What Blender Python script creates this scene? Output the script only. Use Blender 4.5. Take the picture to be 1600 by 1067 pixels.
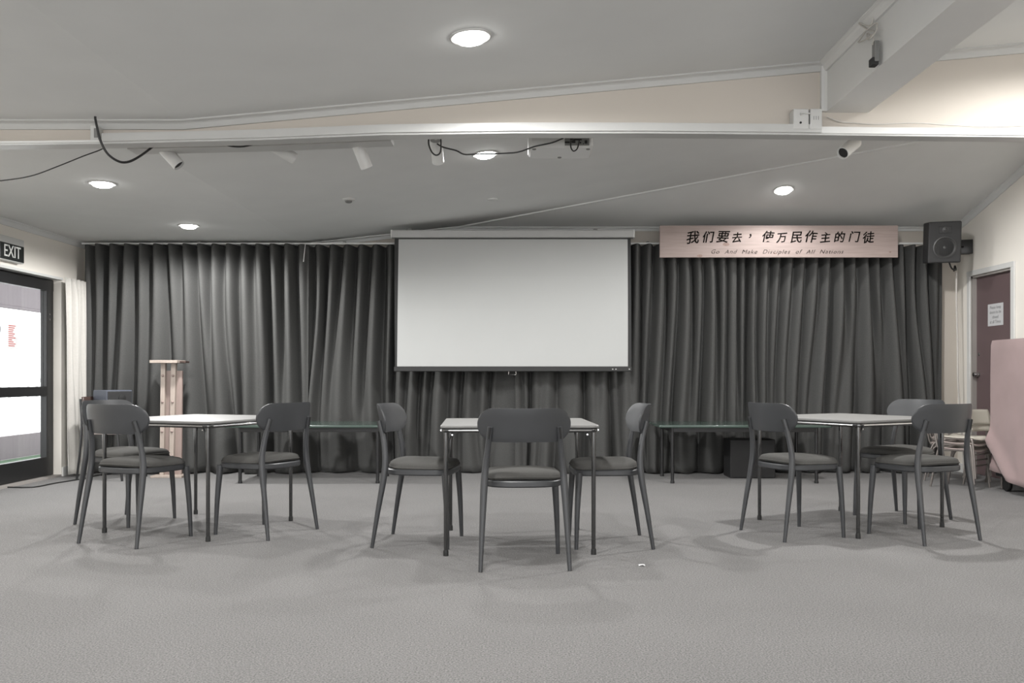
import bpy, bmesh, math, random
from math import sin, cos, pi, radians, sqrt, atan2
from mathutils import Vector, Matrix, noise

for _o in list(bpy.data.objects):
    bpy.data.objects.remove(_o, do_unlink=True)
scn = bpy.context.scene
COL = scn.collection
random.seed(7)

# ------------------------------------------------------------------ camera
CAMZ = 0.96
cam_d = bpy.data.cameras.new('camera')
cam_d.sensor_width = 36.0
cam_d.lens = 36.0 * 1380 / 1600
cam_d.shift_x = -10 / 1600
cam_d.shift_y = 56.5 / 1600
cam_d.clip_start = 0.05
cam_o = bpy.data.objects.new('camera', cam_d)
cam_o.location = (0, 0, CAMZ)
cam_o.rotation_euler = (pi / 2, 0, 0)
COL.objects.link(cam_o)
scn.camera = cam_o

# ------------------------------------------------------------------ colour management, world
scn.view_settings.view_transform = 'Standard'
scn.view_settings.look = 'None'
scn.view_settings.gamma = 1.0
scn.view_settings.use_curve_mapping = False
scn.view_settings.exposure = 0.55
wd = bpy.data.worlds.new('world')
scn.world = wd
wd.use_nodes = True
wd.node_tree.nodes['Background'].inputs[0].default_value = (1.0, 1.0, 1.0, 1)
wd.node_tree.nodes['Background'].inputs[1].default_value = 3.0

LAMP_W = 106.0          # each downlight
LAMP_COL = (1.0, 0.995, 0.98)
DOWNLIGHTS = []        # filled below: (x, y, z, tilt_x, tilt_y, visible label or None)

def lamp(x, y, z, w=LAMP_W):
    l = bpy.data.lights.new('downlight_lamp', 'SPOT')
    l.spot_size = radians(174); l.spot_blend = 0.35; l.shadow_soft_size = 0.06; l.energy = w; l.color = LAMP_COL
    o = bpy.data.objects.new('downlight_lamp', l)
    o.location = (x, y, z); COL.objects.link(o)
    return o

# ------------------------------------------------------------------ materials
def srgb(r, g, b):
    f = lambda c: (c / 255 / 12.92) if c / 255 <= 0.04045 else ((c / 255 + 0.055) / 1.055) ** 2.4
    return (f(r), f(g), f(b), 1)

MATS = {}
def mat(name, col, rough=0.6, metal=0.0, spec=0.5, var=0.0, vscale=6.0, bump=0.0, bscale=200.0, bdist=0.002,
        emit=None, estr=0.0, stretch=None, sheen=0.0, coat=0.0, detail=3.0):
    if name in MATS: return MATS[name]
    m = bpy.data.materials.new(name); m.use_nodes = True
    nt = m.node_tree; b = nt.nodes['Principled BSDF']
    b.inputs['Base Color'].default_value = col
    b.inputs['Roughness'].default_value = rough
    b.inputs['Metallic'].default_value = metal
    b.inputs['Specular IOR Level'].default_value = spec
    b.inputs['Sheen Weight'].default_value = sheen
    b.inputs['Coat Weight'].default_value = coat
    if emit:
        b.inputs['Emission Color'].default_value = emit
        b.inputs['Emission Strength'].default_value = estr
    tc = nt.nodes.new('ShaderNodeTexCoord')
    src = tc.outputs['Object']
    if stretch:
        mp = nt.nodes.new('ShaderNodeMapping'); mp.inputs['Scale'].default_value = stretch
        nt.links.new(src, mp.inputs['Vector']); src = mp.outputs['Vector']
    if var > 0:
        n = nt.nodes.new('ShaderNodeTexNoise'); n.inputs['Scale'].default_value = vscale
        n.inputs['Detail'].default_value = detail
        nt.links.new(src, n.inputs['Vector'])
        r = nt.nodes.new('ShaderNodeValToRGB')
        r.color_ramp.elements[0].position = 0.3; r.color_ramp.elements[1].position = 0.7
        r.color_ramp.elements[0].color = tuple(c * (1 - var) for c in col[:3]) + (1,)
        r.color_ramp.elements[1].color = tuple(min(1, c * (1 + var)) for c in col[:3]) + (1,)
        nt.links.new(n.outputs['Fac'], r.inputs['Fac'])
        nt.links.new(r.outputs['Color'], b.inputs['Base Color'])
    if bump > 0:
        n2 = nt.nodes.new('ShaderNodeTexNoise'); n2.inputs['Scale'].default_value = bscale
        n2.inputs['Detail'].default_value = 2
        nt.links.new(src, n2.inputs['Vector'])
        bp = nt.nodes.new('ShaderNodeBump'); bp.inputs['Strength'].default_value = bump
        bp.inputs['Distance'].default_value = bdist
        nt.links.new(n2.outputs['Fac'], bp.inputs['Height'])
        nt.links.new(bp.outputs['Normal'], b.inputs['Normal'])
    MATS[name] = m
    return m

M_ceil = mat('ceiling_paint', srgb(214, 215, 214), 0.85, spec=0.2, var=0.02, vscale=3, bump=0.25, bscale=260, bdist=0.001)
M_pink = mat('wall_paint_pink', srgb(193, 186, 177), 0.8, spec=0.25, var=0.02, vscale=2)
M_wallL = mat('wall_paint_beige', srgb(234, 229, 221), 0.8, spec=0.25, var=0.02, vscale=2)
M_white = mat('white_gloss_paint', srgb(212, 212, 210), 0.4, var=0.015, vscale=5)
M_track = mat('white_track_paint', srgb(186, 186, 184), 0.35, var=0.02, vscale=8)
M_curtain = mat('charcoal_curtain_fabric', srgb(76, 76, 75), 0.95, spec=0.1, var=0.10, vscale=120, bump=0.2, bscale=500, bdist=0.001)
M_cream = mat('cream_curtain_fabric', srgb(184, 181, 176), 0.9, spec=0.1, var=0.03, vscale=60, sheen=0.1)
M_plastic = mat('charcoal_chair_plastic', srgb(54, 55, 57), 0.42, spec=0.5, var=0.03, vscale=20, bump=0.08, bscale=900, bdist=0.0005)
M_fabric = mat('grey_seat_fabric', srgb(76, 75, 73), 0.9, spec=0.15, var=0.12, vscale=260, bump=0.25, bscale=900, bdist=0.0006)
M_black = mat('black_painted_metal', srgb(30, 30, 31), 0.35, spec=0.5, var=0.05, vscale=20)
M_blackgloss = mat('black_gloss_metal', srgb(38, 38, 38), 0.16, spec=0.8, var=0.04, vscale=30, coat=0.4)
M_chrome = mat('chrome', srgb(205, 205, 205), 0.22, metal=1.0, var=0.03, vscale=30)
M_vinyl = mat('pale_vinyl_tabletop', srgb(114, 113, 111), 0.5, var=0.02, vscale=15, bump=0.1, bscale=400, bdist=0.0006)
M_green = mat('dark_green_tabletop', srgb(62, 76, 70), 0.14, spec=0.7, var=0.08, vscale=10)
M_darkwood = mat('dark_brown_wood', srgb(62, 48, 44), 0.45, var=0.15, vscale=12, stretch=(1, 8, 1))
M_pine = mat('pale_timber', srgb(160, 148, 139), 0.55, var=0.08, vscale=14, stretch=(8, 8, 0.6))
M_pine2 = mat('pinkish_timber_board', srgb(140, 124, 118), 0.55, var=0.07, vscale=14, stretch=(8, 8, 0.6))
M_sign = mat('sign_timber', srgb(156, 141, 136), 0.7, var=0.09, vscale=9, stretch=(0.5, 6, 7))
M_knot = mat('timber_knot', srgb(134, 112, 104), 0.55, var=0.2, vscale=60)
M_ink = mat('black_ink', srgb(24, 22, 21), 1.0, spec=0.0, var=0.1, vscale=40)
M_screen = mat('screen_fabric_white', srgb(176, 177, 176), 0.8, spec=0.2, var=0.012, vscale=2)
M_screenblk = mat('screen_black_border', srgb(34, 34, 34), 0.6, var=0.05, vscale=30)
M_case = mat('screen_case_paint', srgb(172, 172, 171), 0.45, var=0.02, vscale=10)
M_door = mat('mauve_door_paint', srgb(102, 86, 87), 0.5, var=0.05, vscale=2.5)
M_greytrim = mat('grey_door_jamb', srgb(150, 145, 141), 0.6, var=0.03, vscale=6)
M_paper = mat('white_paper', srgb(196, 196, 197), 0.8, var=0.02, vscale=20)
M_greyink = mat('grey_print', srgb(120, 120, 122), 0.7, var=0.05, vscale=90)
M_redink = mat('red_print', srgb(170, 84, 78), 0.7, var=0.05, vscale=90)
M_mauve = mat('mauve_cloth', srgb(144, 126, 125), 0.85, spec=0.15, var=0.06, vscale=4, bump=0.15, bscale=500, bdist=0.001, sheen=0.2)
M_shell_cream = mat('cream_moulded_plastic', srgb(196, 191, 180), 0.45, var=0.02, vscale=12)
M_shell_pink = mat('pale_pink_moulded_plastic', srgb(168, 155, 150), 0.45, var=0.02, vscale=12)
M_white_pl = mat('white_plastic', srgb(196, 196, 194), 0.35, var=0.015, vscale=15)
M_grey_pl = mat('grey_plastic', srgb(120, 120, 118), 0.5, var=0.03, vscale=15)
M_speaker = mat('black_speaker_vinyl', srgb(36, 36, 37), 0.6, var=0.06, vscale=40, bump=0.1, bscale=500)
M_speaker2 = mat('slate_speaker_vinyl', srgb(70, 74, 84), 0.5, var=0.04, vscale=30)
M_cone = mat('speaker_cone', srgb(58, 58, 58), 0.45, var=0.06, vscale=40)
M_rubber = mat('black_rubber', srgb(26, 26, 26), 0.6, var=0.05, vscale=50)
M_cable_w = mat('pale_cable', srgb(190, 186, 180), 0.5, var=0.03, vscale=50)
M_cable_b = mat('black_cable', srgb(34, 34, 34), 0.5, var=0.03, vscale=50)
M_alu = mat('black_door_frame', srgb(30, 30, 31), 0.4, var=0.04, vscale=12)
M_steel = mat('dull_steel_tube', srgb(128, 122, 118), 0.4, metal=0.6, var=0.06, vscale=30)
M_led = mat('lit_lamp_diffuser', (1, 1, 1, 1), 0.5, emit=(1, 0.99, 0.96, 1), estr=14.0, var=0.001)
M_exitface = mat('exit_sign_face', srgb(34, 37, 36), 0.4, var=0.04, vscale=30)
M_exitlet = mat('exit_lettering', srgb(215, 216, 212), 0.5, var=0.01, emit=srgb(215, 216, 212), estr=0.15)
M_outwall = mat('veranda_mauve_boards', srgb(104, 98, 102), 0.7, var=0.08, vscale=5, stretch=(1, 4, 0.4))
M_outwhite = mat('white_veranda_paint', srgb(242, 244, 246), 0.6, var=0.01, vscale=3)
M_turf = mat('green_outdoor_turf', srgb(80, 104, 82), 0.9, var=0.12, vscale=30)
M_deck = mat('veranda_deck', srgb(110, 108, 106), 0.8, var=0.06, vscale=6)

# carpet: flecked loop pile
M_carpet = bpy.data.materials.new('grey_flecked_carpet'); M_carpet.use_nodes = True
_nt = M_carpet.node_tree; _b = _nt.nodes['Principled BSDF']
_b.inputs['Roughness'].default_value = 0.95; _b.inputs['Specular IOR Level'].default_value = 0.1
_b.inputs['Sheen Weight'].default_value = 0.15
_tc = _nt.nodes.new('ShaderNodeTexCoord')
_n1 = _nt.nodes.new('ShaderNodeTexNoise'); _n1.inputs['Scale'].default_value = 150; _n1.inputs['Detail'].default_value = 4
_n2 = _nt.nodes.new('ShaderNodeTexNoise'); _n2.inputs['Scale'].default_value = 1.3; _n2.inputs['Detail'].default_value = 5
_n3 = _nt.nodes.new('ShaderNodeTexVoronoi'); _n3.inputs['Scale'].default_value = 220
_r1 = _nt.nodes.new('ShaderNodeValToRGB')
_r1.color_ramp.elements[0].position = 0.28; _r1.color_ramp.elements[0].color = srgb(66, 65, 64)
_r1.color_ramp.elements[1].position = 0.72; _r1.color_ramp.elements[1].color = srgb(136, 134, 133)
_r2 = _nt.nodes.new('ShaderNodeValToRGB')
_r2.color_ramp.elements[0].position = 0.3; _r2.color_ramp.elements[0].color = (0.9, 0.9, 0.9, 1)
_r2.color_ramp.elements[1].position = 0.7; _r2.color_ramp.elements[1].color = (1.0, 1.0, 1.0, 1)
_mx = _nt.nodes.new('ShaderNodeMixRGB'); _mx.blend_type = 'MULTIPLY'; _mx.inputs[0].default_value = 1
_bp = _nt.nodes.new('ShaderNodeBump'); _bp.inputs['Strength'].default_value = 0.5; _bp.inputs['Distance'].default_value = 0.004
for _n in (_n1, _n2, _n3): _nt.links.new(_tc.outputs['Object'], _n.inputs['Vector'])
_nt.links.new(_n1.outputs['Fac'], _r1.inputs['Fac']); _nt.links.new(_n2.outputs['Fac'], _r2.inputs['Fac'])
_nt.links.new(_r1.outputs['Color'], _mx.inputs[1]); _nt.links.new(_r2.outputs['Color'], _mx.inputs[2])
_nt.links.new(_mx.outputs['Color'], _b.inputs['Base Color'])
_nt.links.new(_n3.outputs['Distance'], _bp.inputs['Height']); _nt.links.new(_bp.outputs['Normal'], _b.inputs['Normal'])

# clear glass with a faint reflection
M_glass = bpy.data.materials.new('clear_glass'); M_glass.use_nodes = True
_nt = M_glass.node_tree; _nt.nodes.remove(_nt.nodes['Principled BSDF'])
_t = _nt.nodes.new('ShaderNodeBsdfTransparent'); _t.inputs[0].default_value = (0.97, 0.98, 0.98, 1)
_g = _nt.nodes.new('ShaderNodeBsdfGlossy'); _g.inputs['Roughness'].default_value = 0.02
_f = _nt.nodes.new("ShaderNodeValue"); _f.outputs[0].default_value = 0.05
_m = _nt.nodes.new('ShaderNodeMixShader')
_nt.links.new(_f.outputs[0], _m.inputs[0]); _nt.links.new(_t.outputs[0], _m.inputs[1]); _nt.links.new(_g.outputs[0], _m.inputs[2])
_nt.links.new(_m.outputs[0], _nt.nodes['Material Output'].inputs['Surface'])

# ------------------------------------------------------------------ mesh helpers
def B(): return bmesh.new()

def box(bm, x0, x1, y0, y1, z0, z1, bev=0.0, mtx=None):
    r = bmesh.ops.create_cube(bm, size=1.0)
    vs = r['verts']
    for v in vs:
        v.co = Vector(((x0 + x1) / 2 + v.co.x * (x1 - x0), (y0 + y1) / 2 + v.co.y * (y1 - y0), (z0 + z1) / 2 + v.co.z * (z1 - z0)))
    if bev > 0:
        es = set(e for v in vs for e in v.link_edges)
        rr = bmesh.ops.bevel(bm, geom=list(es), offset=bev, segments=2, affect='EDGES', profile=0.5)
        vs = list(set(rr['verts']) | set(v for v in vs if v.is_valid))
    if mtx is not None:
        for v in vs: v.co = mtx @ v.co
    return vs

def tube(bm, pts, rad, seg=12, flat=1.0, ref=None, caps=True):
    """round tube through pts; rad a number or list; flat squeezes the second axis"""
    pts = [Vector(p) for p in pts]
    if not isinstance(rad, (list, tuple)): rad = [rad] * len(pts)
    rings = []
    t0 = (pts[1] - pts[0]).normalized()
    up = Vector(ref) if ref else (Vector((0, 0, 1)) if abs(t0.z) < 0.9 else Vector((1, 0, 0)))
    a = (up - t0 * up.dot(t0)).normalized()
    for i, p in enumerate(pts):
        if i == 0: t = pts[1] - pts[0]
        elif i == len(pts) - 1: t = pts[-1] - pts[-2]
        else: t = (pts[i + 1] - p).normalized() + (p - pts[i - 1]).normalized()
        t = t.normalized()
        a = (a - t * a.dot(t)).normalized(); b = t.cross(a)
        rings.append([bm.verts.new(p + (a * cos(2 * pi * k / seg) + b * sin(2 * pi * k / seg) * flat) * rad[i]) for k in range(seg)])
    for i in range(len(rings) - 1):
        for k in range(seg):
            bm.faces.new((rings[i][k], rings[i][(k + 1) % seg], rings[i + 1][(k + 1) % seg], rings[i + 1][k]))
    if caps:
        bm.faces.new(rings[0][::-1]); bm.faces.new(rings[-1])

def spline(pts, n=8):
    """catmull-rom through pts"""
    P = [Vector(p) for p in pts]; P = [P[0] * 2 - P[1]] + P + [P[-1] * 2 - P[-2]]
    out = []
    for i in range(1, len(P) - 2):
        for k in range(n):
            t = k / n; p0, p1, p2, p3 = P[i - 1], P[i], P[i + 1], P[i + 2]
            out.append(0.5 * ((2 * p1) + (p2 - p0) * t + (2 * p0 - 5 * p1 + 4 * p2 - p3) * t * t + (3 * p1 - p0 - 3 * p2 + p3) * t ** 3))
    out.append(P[-2]); return out

def lathe(bm, prof, seg=24, mtx=None):
    rings = []
    for r, z in prof:
        rings.append([bm.verts.new((r * cos(2 * pi * k / seg), r * sin(2 * pi * k / seg), z)) for k in range(seg)])
    for i in range(len(rings) - 1):
        for k in range(seg):
            bm.faces.new((rings[i][k], rings[i][(k + 1) % seg], rings[i + 1][(k + 1) % seg], rings[i + 1][k]))
    bm.faces.new(rings[0][::-1]); bm.faces.new(rings[-1])
    if mtx is not None:
        for rg in rings:
            for v in rg: v.co = mtx @ v.co

def slab(bm, outline, z0, z1, inset=0.0):
    """closed outline (x,y) between z0 and z1, top and bottom edges eased by inset"""
    n = len(outline)
    cx = sum(p[0] for p in outline) / n; cy = sum(p[1] for p in outline) / n
    def ring(z, ins):
        vs = []
        for x, y in outline:
            d = Vector((x - cx, y - cy)); L = d.length
            d = d * (1 - ins / L) if L > 0 else d
            vs.append(bm.verts.new((cx + d.x, cy + d.y, z)))
        return vs
    e = min(inset, (z1 - z0) / 2)
    rs = [ring(z0, inset), ring(z0 + e, 0), ring(z1 - e, 0), ring(z1, inset)] if inset > 0 else [ring(z0, 0), ring(z1, 0)]
    for a, b in zip(rs, rs[1:]):
        for k in range(n): bm.faces.new((a[k], a[(k + 1) % n], b[(k + 1) % n], b[k]))
    bm.faces.new(rs[0][::-1]); bm.faces.new(rs[-1])

def obj(name, bm, m, parent=None, smooth=True, angle=40):
    bmesh.ops.recalc_face_normals(bm, faces=bm.faces)
    me = bpy.data.meshes.new(name); bm.to_mesh(me); bm.free()
    me.materials.append(m)
    if smooth:
        me.polygons.foreach_set('use_smooth', [True] * len(me.polygons))
        try: me.set_sharp_from_angle(angle=radians(angle))
        except Exception: pass
    o = bpy.data.objects.new(name, me); COL.objects.link(o)
    if parent: o.parent = parent
    return o

def struct(name, bm, m, smooth=False):
    o = obj(name, bm, m, None, smooth); o['kind'] = 'structure'; return o

def tag(o, label, cat, group=None):
    o['label'] = label; o['category'] = cat
    if group: o['group'] = group
    return o

def thing(name, label, cat, loc=(0, 0, 0), rz=0.0, group=None):
    o = bpy.data.objects.new(name, None); o.empty_display_size = 0.1
    COL.objects.link(o); o.location = loc; o.rotation_euler = (0, 0, rz)
    return tag(o, label, cat, group)

def dup(root, loc, rz, label, group=None):
    r = root.copy(); COL.objects.link(r); r.location = loc; r.rotation_euler = (0, 0, rz)
    r['label'] = label
    if group: r['group'] = group
    for ch in list(root.children):
        c = ch.copy(); COL.objects.link(c); c.parent = r
        for g in list(ch.children):
            d = g.copy(); COL.objects.link(d); d.parent = c
    return r

def text_mesh(name, txt, size, m, parent, mtx, extrude=0.001, shear=0.0, offset=0.0, align='CENTER', spacing=1.0, rough=0.0):
    cu = bpy.data.curves.new(name, 'FONT'); cu.body = txt; cu.size = size; cu.extrude = extrude
    cu.shear = shear; cu.offset = offset; cu.align_x = align; cu.align_y = 'CENTER'; cu.space_character = spacing
    cu.resolution_u = 3
    to = bpy.data.objects.new(name + '_tmp', cu); COL.objects.link(to)
    bpy.context.view_layer.update()
    me = bpy.data.meshes.new_from_object(to.evaluated_get(bpy.context.evaluated_depsgraph_get()))
    bpy.data.objects.remove(to, do_unlink=True)
    me.name = name
    if rough:
        for v in me.vertices:
            n = noise.noise(Vector((v.co.x, v.co.y, 0)) * (9 / size) * 0.35)
            n2 = noise.noise(Vector((v.co.y, v.co.x, 5)) * (9 / size) * 0.35)
            v.co.x += n * rough; v.co.y += n2 * rough
    me.transform(mtx)
    me.materials.clear(); me.materials.append(m)
    o = bpy.data.objects.new(name, me); COL.objects.link(o)
    if parent: o.parent = parent
    return o

# ================================================================== THE ROOM
XL, XR, YB, YH, YR = -4.45, 4.50, 9.05, 4.75, -3.2
bm = B(); box(bm, XL - 0.15, XR + 0.15, YR, YB + 0.15, -0.12, 0.0); struct('floor', bm, M_carpet)

# ceilings
ZB, SB, XC = 2.33, 0.11, -2.20        # back room: flat height, rise per metre, fold line
def zA(x): return ZB + SB * max(0.0, x - XC)
mB = 0.267
def zback(x, y): return min(zA(x), 2.50 + mB * (YB - y))
ZF, SF, XF = 2.34, 0.091, -1.80
def zfront(x): return ZF + SF * max(0.0, x - XF)
bm = B()
def poly(pts): bm.faces.new([bm.verts.new(p) for p in pts])
def prism(pts, t=0.1):
    lo = [bm.verts.new(p) for p in pts]; hi = [bm.verts.new((p[0], p[1], p[2] + t)) for p in pts]
    bm.faces.new(lo[::-1]); bm.faces.new(hi)
    n = len(pts)
    for k in range(n): bm.faces.new((lo[k], lo[(k + 1) % n], hi[(k + 1) % n], hi[k]))
X0c = -0.655; Yc = YB - (XR - X0c) * SB / mB
prism([(XL, YH, ZB), (XC, YH, ZB), (XC, YB, ZB), (XL, YB, ZB)])
prism([(XC, YH, ZB), (XR, YH, zA(XR)), (XR, Yc, zA(XR)), (X0c, YB, 2.50), (XC, YB, ZB)])
prism([(X0c, YB, 2.50), (XR, Yc, zA(XR)), (XR, YB, 2.50)])
prism([(XL, YR, ZF), (XF, YR, ZF), (XF, YH, ZF), (XL, YH, ZF)])
prism([(XF, YR, ZF), (XR, YR, zfront(XR)), (XR, YH, zfront(XR)), (XF, YH, ZF)])
struct('ceiling', bm, M_ceil)

# batten along the fold of the back ceiling
bm = B(); a = Vector((X0c, YB, 2.496)); b_ = Vector((XR, Yc, zA(XR) - 0.004)); d = (b_ - a).normalized(); s = Vector((-d.y, d.x, 0)) * 0.022
vs = []
for p in (a, b_):
    vs.append([bm.verts.new(p - s + Vector((0, 0, 0.01))), bm.verts.new(p - s * 0.7 - Vector((0, 0, 0.008))), bm.verts.new(p + s * 0.7 - Vector((0, 0, 0.012))), bm.verts.new(p + s + Vector((0, 0, 0.0)))])
for k in range(3): bm.faces.new((vs[0][k], vs[0][k + 1], vs[1][k + 1], vs[1][k]))
bm.faces.new((vs[0][3], vs[0][0], vs[1][0], vs[1][3]))
struct('trim_1', bm, M_ceil)

# back wall
bm = B(); pts = [(XL, 0), (XR, 0), (XR, 2.5), (X0c, 2.5), (XC, ZB), (XL, ZB)]
f_ = [bm.verts.new((x, YB, z)) for x, z in pts]; g_ = [bm.verts.new((x, YB + 0.12, z)) for x, z in pts]
bm.faces.new(f_); bm.faces.new(g_[::-1])
for k in range(6): bm.faces.new((f_[k], g_[k], g_[(k + 1) % 6], f_[(k + 1) % 6]))
struct('wall_back', bm, M_pink)

# left wall with the glazed door's opening (y 6.2..8.6, z 0..1.92)
DY0, DY1, DZ = 6.20, 8.60, 1.92
bm = B()
box(bm, XL - 0.15, XL, DY1, YB + 0.12, 0, 2.45)
box(bm, XL - 0.15, XL, DY0, DY1, DZ, 2.45)
box(bm, XL - 0.15, XL, YR, DY0, 0, 2.45)
struct('wall_left', bm, M_wallL)
# right wall with the inner door's opening
RY0, RY1, RZ = 8.05, 8.78, 1.965
bm = B()
box(bm, XR, XR + 0.15, RY1, YB + 0.12, 0, 3.2)
box(bm, XR, XR + 0.15, RY0, RY1, RZ, 3.2)
box(bm, XR, XR + 0.15, YR, RY0, 0, 3.2)
struct('wall_right', bm, M_wallL)

# cornices
def cornice(bm, p0, p1, inward, s=0.05):
    p0 = Vector(p0); p1 = Vector(p1); i = Vector(inward)
    prof = [(0, -s), (0.012, -s), (0.25 * s + 0.012, -0.45 * s), (0.65 * s, -0.15 * s - 0.008), (s, -0.008), (s, 0)]
    A = [bm.verts.new(p0 + i * u + Vector((0, 0, w))) for u, w in prof] ; A.append(bm.verts.new(p0))
    C = [bm.verts.new(p1 + i * u + Vector((0, 0, w))) for u, w in prof] ; C.append(bm.verts.new(p1))
    n = len(A)
    for k in range(n): bm.faces.new((A[k], A[(k + 1) % n], C[(k + 1) % n], C[k]))
    bm.faces.new(A[::-1]); bm.faces.new(C)
bm = B(); cornice(bm, (XL, YH + .1, ZB), (XL, YB, ZB), (1, 0, 0)); struct('trim_2', bm, M_ceil)
bm = B(); cornice(bm, (XR, YH + .1, zA(XR)), (XR, Yc, zA(XR)), (-1, 0, 0)); cornice(bm, (XR, Yc, zA(XR)), (XR, YB, 2.5), (-1, 0, 0)); struct('trim_3', bm, M_ceil)
bm = B(); cornice(bm, (XL, YB, ZB), (XC, YB, ZB), (0, -1, 0), .03); cornice(bm, (XC, YB, ZB), (X0c, YB, 2.5), (0, -1, 0), .045); cornice(bm, (X0c, YB, 2.5), (XR, YB, 2.5), (0, -1, 0), .04); struct('trim_4', bm, M_ceil)

# header wall between the two ceilings, bottom edge slightly bowed
def hx(px, d=4.70): return (px - 810) * d / 1380
def hz(y, d=4.80): return CAMZ + (590 - y) * d / 1380
HP = [(-60, 234.5), (0, 234), (160, 232), (400, 226.5), (600, 218.5), (800, 215.8), (1000, 215.8), (1150, 217), (1400, 220), (1600, 222), (2140, 226)]
def ribbon(bm, rows, y0, y1):
    """rows: (x, ztop, zbot)"""
    ring = []
    for x, zt, zb in rows:
        ring.append([bm.verts.new((x, y0, zb)), bm.verts.new((x, y0, zt)), bm.verts.new((x, y1, zt)), bm.verts.new((x, y1, zb))])
    for a, b in zip(ring, ring[1:]):
        for k in range(4): bm.faces.new((a[k], a[(k + 1) % 4], b[(k + 1) % 4], b[k]))
    bm.faces.new(ring[0][::-1]); bm.faces.new(ring[-1])
def hbot(x):
    px = x * 1380 / 4.70 + 810
    for (a, ya), (b, yb) in zip(HP, HP[1:]):
        if px <= b or b == HP[-1][0]:
            t = (px - a) / (b - a); return hz(ya + t * (yb - ya))
xs = [XL] + [hx(p) for p in (-60, 0, 80, 160, 240, 320, 400, 500, 600, 700, 800, 900, 1000, 1150, 1283, 1400, 1600, 1850)] + [XR]
bm = B()
xs2 = sorted(xs + [XF, XC])
ribbon(bm, [(x, max(zfront(x), zA(x)) + 0.05, hbot(x) + 0.01) for x in xs2], 4.76, 4.80)
struct('wall_header', bm, M_pink)
# lower channel (grey underside) and upper fascia
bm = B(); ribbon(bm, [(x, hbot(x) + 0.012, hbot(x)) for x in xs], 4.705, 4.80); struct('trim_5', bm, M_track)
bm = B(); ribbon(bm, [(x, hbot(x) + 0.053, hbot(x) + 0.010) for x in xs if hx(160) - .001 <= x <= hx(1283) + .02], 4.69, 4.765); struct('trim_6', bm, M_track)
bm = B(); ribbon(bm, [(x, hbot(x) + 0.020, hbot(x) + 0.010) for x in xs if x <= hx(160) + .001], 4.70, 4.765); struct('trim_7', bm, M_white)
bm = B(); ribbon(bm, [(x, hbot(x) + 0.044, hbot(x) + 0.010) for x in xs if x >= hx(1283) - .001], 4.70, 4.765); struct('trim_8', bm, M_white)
# cornice above the header
bm = B(); cornice(bm, (XL, 4.76, ZF), (XF, 4.76, ZF), (0, -1, 0), .045); cornice(bm, (XF, 4.76, ZF), (1.64, 4.76, zfront(1.64)), (0, -1, 0), .045)
cornice(bm, (1.90, 4.76, zfront(1.90)), (XR, 4.76, zfront(XR)), (0, -1, 0), .045); struct('trim_9', bm, M_track)
# boxed beam running towards the viewer, with its cornice
bm = B()
bp_ = [(1.656, 2.388), (1.885, 2.388), (1.885, zfront(1.885) + .05), (1.656, zfront(1.656) + .05)]
f_ = [bm.verts.new((x, YR, z)) for x, z in bp_]; g_ = [bm.verts.new((x, 4.765, z)) for x, z in bp_]
bm.faces.new(f_[::-1]); bm.faces.new(g_)
for k in range(4): bm.faces.new((f_[k], f_[(k + 1) % 4], g_[(k + 1) % 4], g_[k]))
struct('wall_beam', bm, M_white)
bm = B(); cornice(bm, (1.656, YR, zfront(1.656)), (1.656, 4.76, zfront(1.656)), (-1, 0, 0), .05)
box(bm, 1.625, 1.656, 4.735, 4.765, 2.39, zfront(1.63) - .02); struct('trim_10', bm, M_white)

# ------------------------------------------------------------------ glazed door on the left (frame inset in the wall)
bm = B(); box(bm, XL - 0.15, XL + 0.012, DY0, DY1 + .01, DZ - 0.012, DZ + 0.012, .002); struct('trim_11', bm, M_white)
XD = -4.55
door = bpy.data.objects.new('door_1', None); COL.objects.link(door); door['kind'] = 'structure'; door.location = (XD, DY1, 0)
bm = B()
def dbox(y0, y1, z0, z1, x0=-.03, x1=.03): box(bm, x0, x1, y0 - DY1, y1 - DY1, z0, z1, .003)
dbox(DY0, DY1 - .01, 1.795, 1.905); dbox(8.46, 8.585, .02, 1.80); dbox(DY0, 8.47, .785, .875); dbox(DY0, 8.47, .02, .20)
dbox(7.05, 7.15, .02, 1.80); dbox(DY0 + .01, 6.32, .02, 1.80)
obj('frame', bm, M_alu, door, smooth=False)
for y0, y1, z0, z1 in ((7.15, 8.46, .875, 1.795), (7.15, 8.46, .20, .785), (6.32, 7.05, .875, 1.795), (6.32, 7.05, .20, .785)):
    bm = B(); box(bm, -.003, .003, y0 - DY1, y1 - DY1, z0, z1); obj('glass_pane', bm, M_glass, door, smooth=False)
bm = B(); tube(bm, spline([(.02, 7.52 - DY1, 1.33), (.07, 7.52 - DY1, 1.33), (.08, 7.56 - DY1, 1.40), (.08, 7.60 - DY1, 1.42), (.07, 7.63 - DY1, 1.37), (.06, 7.62 - DY1, 1.26)]), .007, 8)
obj('door_handle', bm, M_grey_pl, door)
for zz in (1.57, 1.52):
    bm = B(); lathe(bm, [(.008, 0), (.008, .004), (.004, .006)], 10, Matrix.Translation((.03, 8.51 - DY1, zz)) @ Matrix.Rotation(pi / 2, 4, 'Y')); obj('screw', bm, M_chrome, door)
bm = B(); box(bm, XL - .15, XL, DY0, DY1, -.005, .018); struct('trim_12', bm, M_greytrim)

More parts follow.
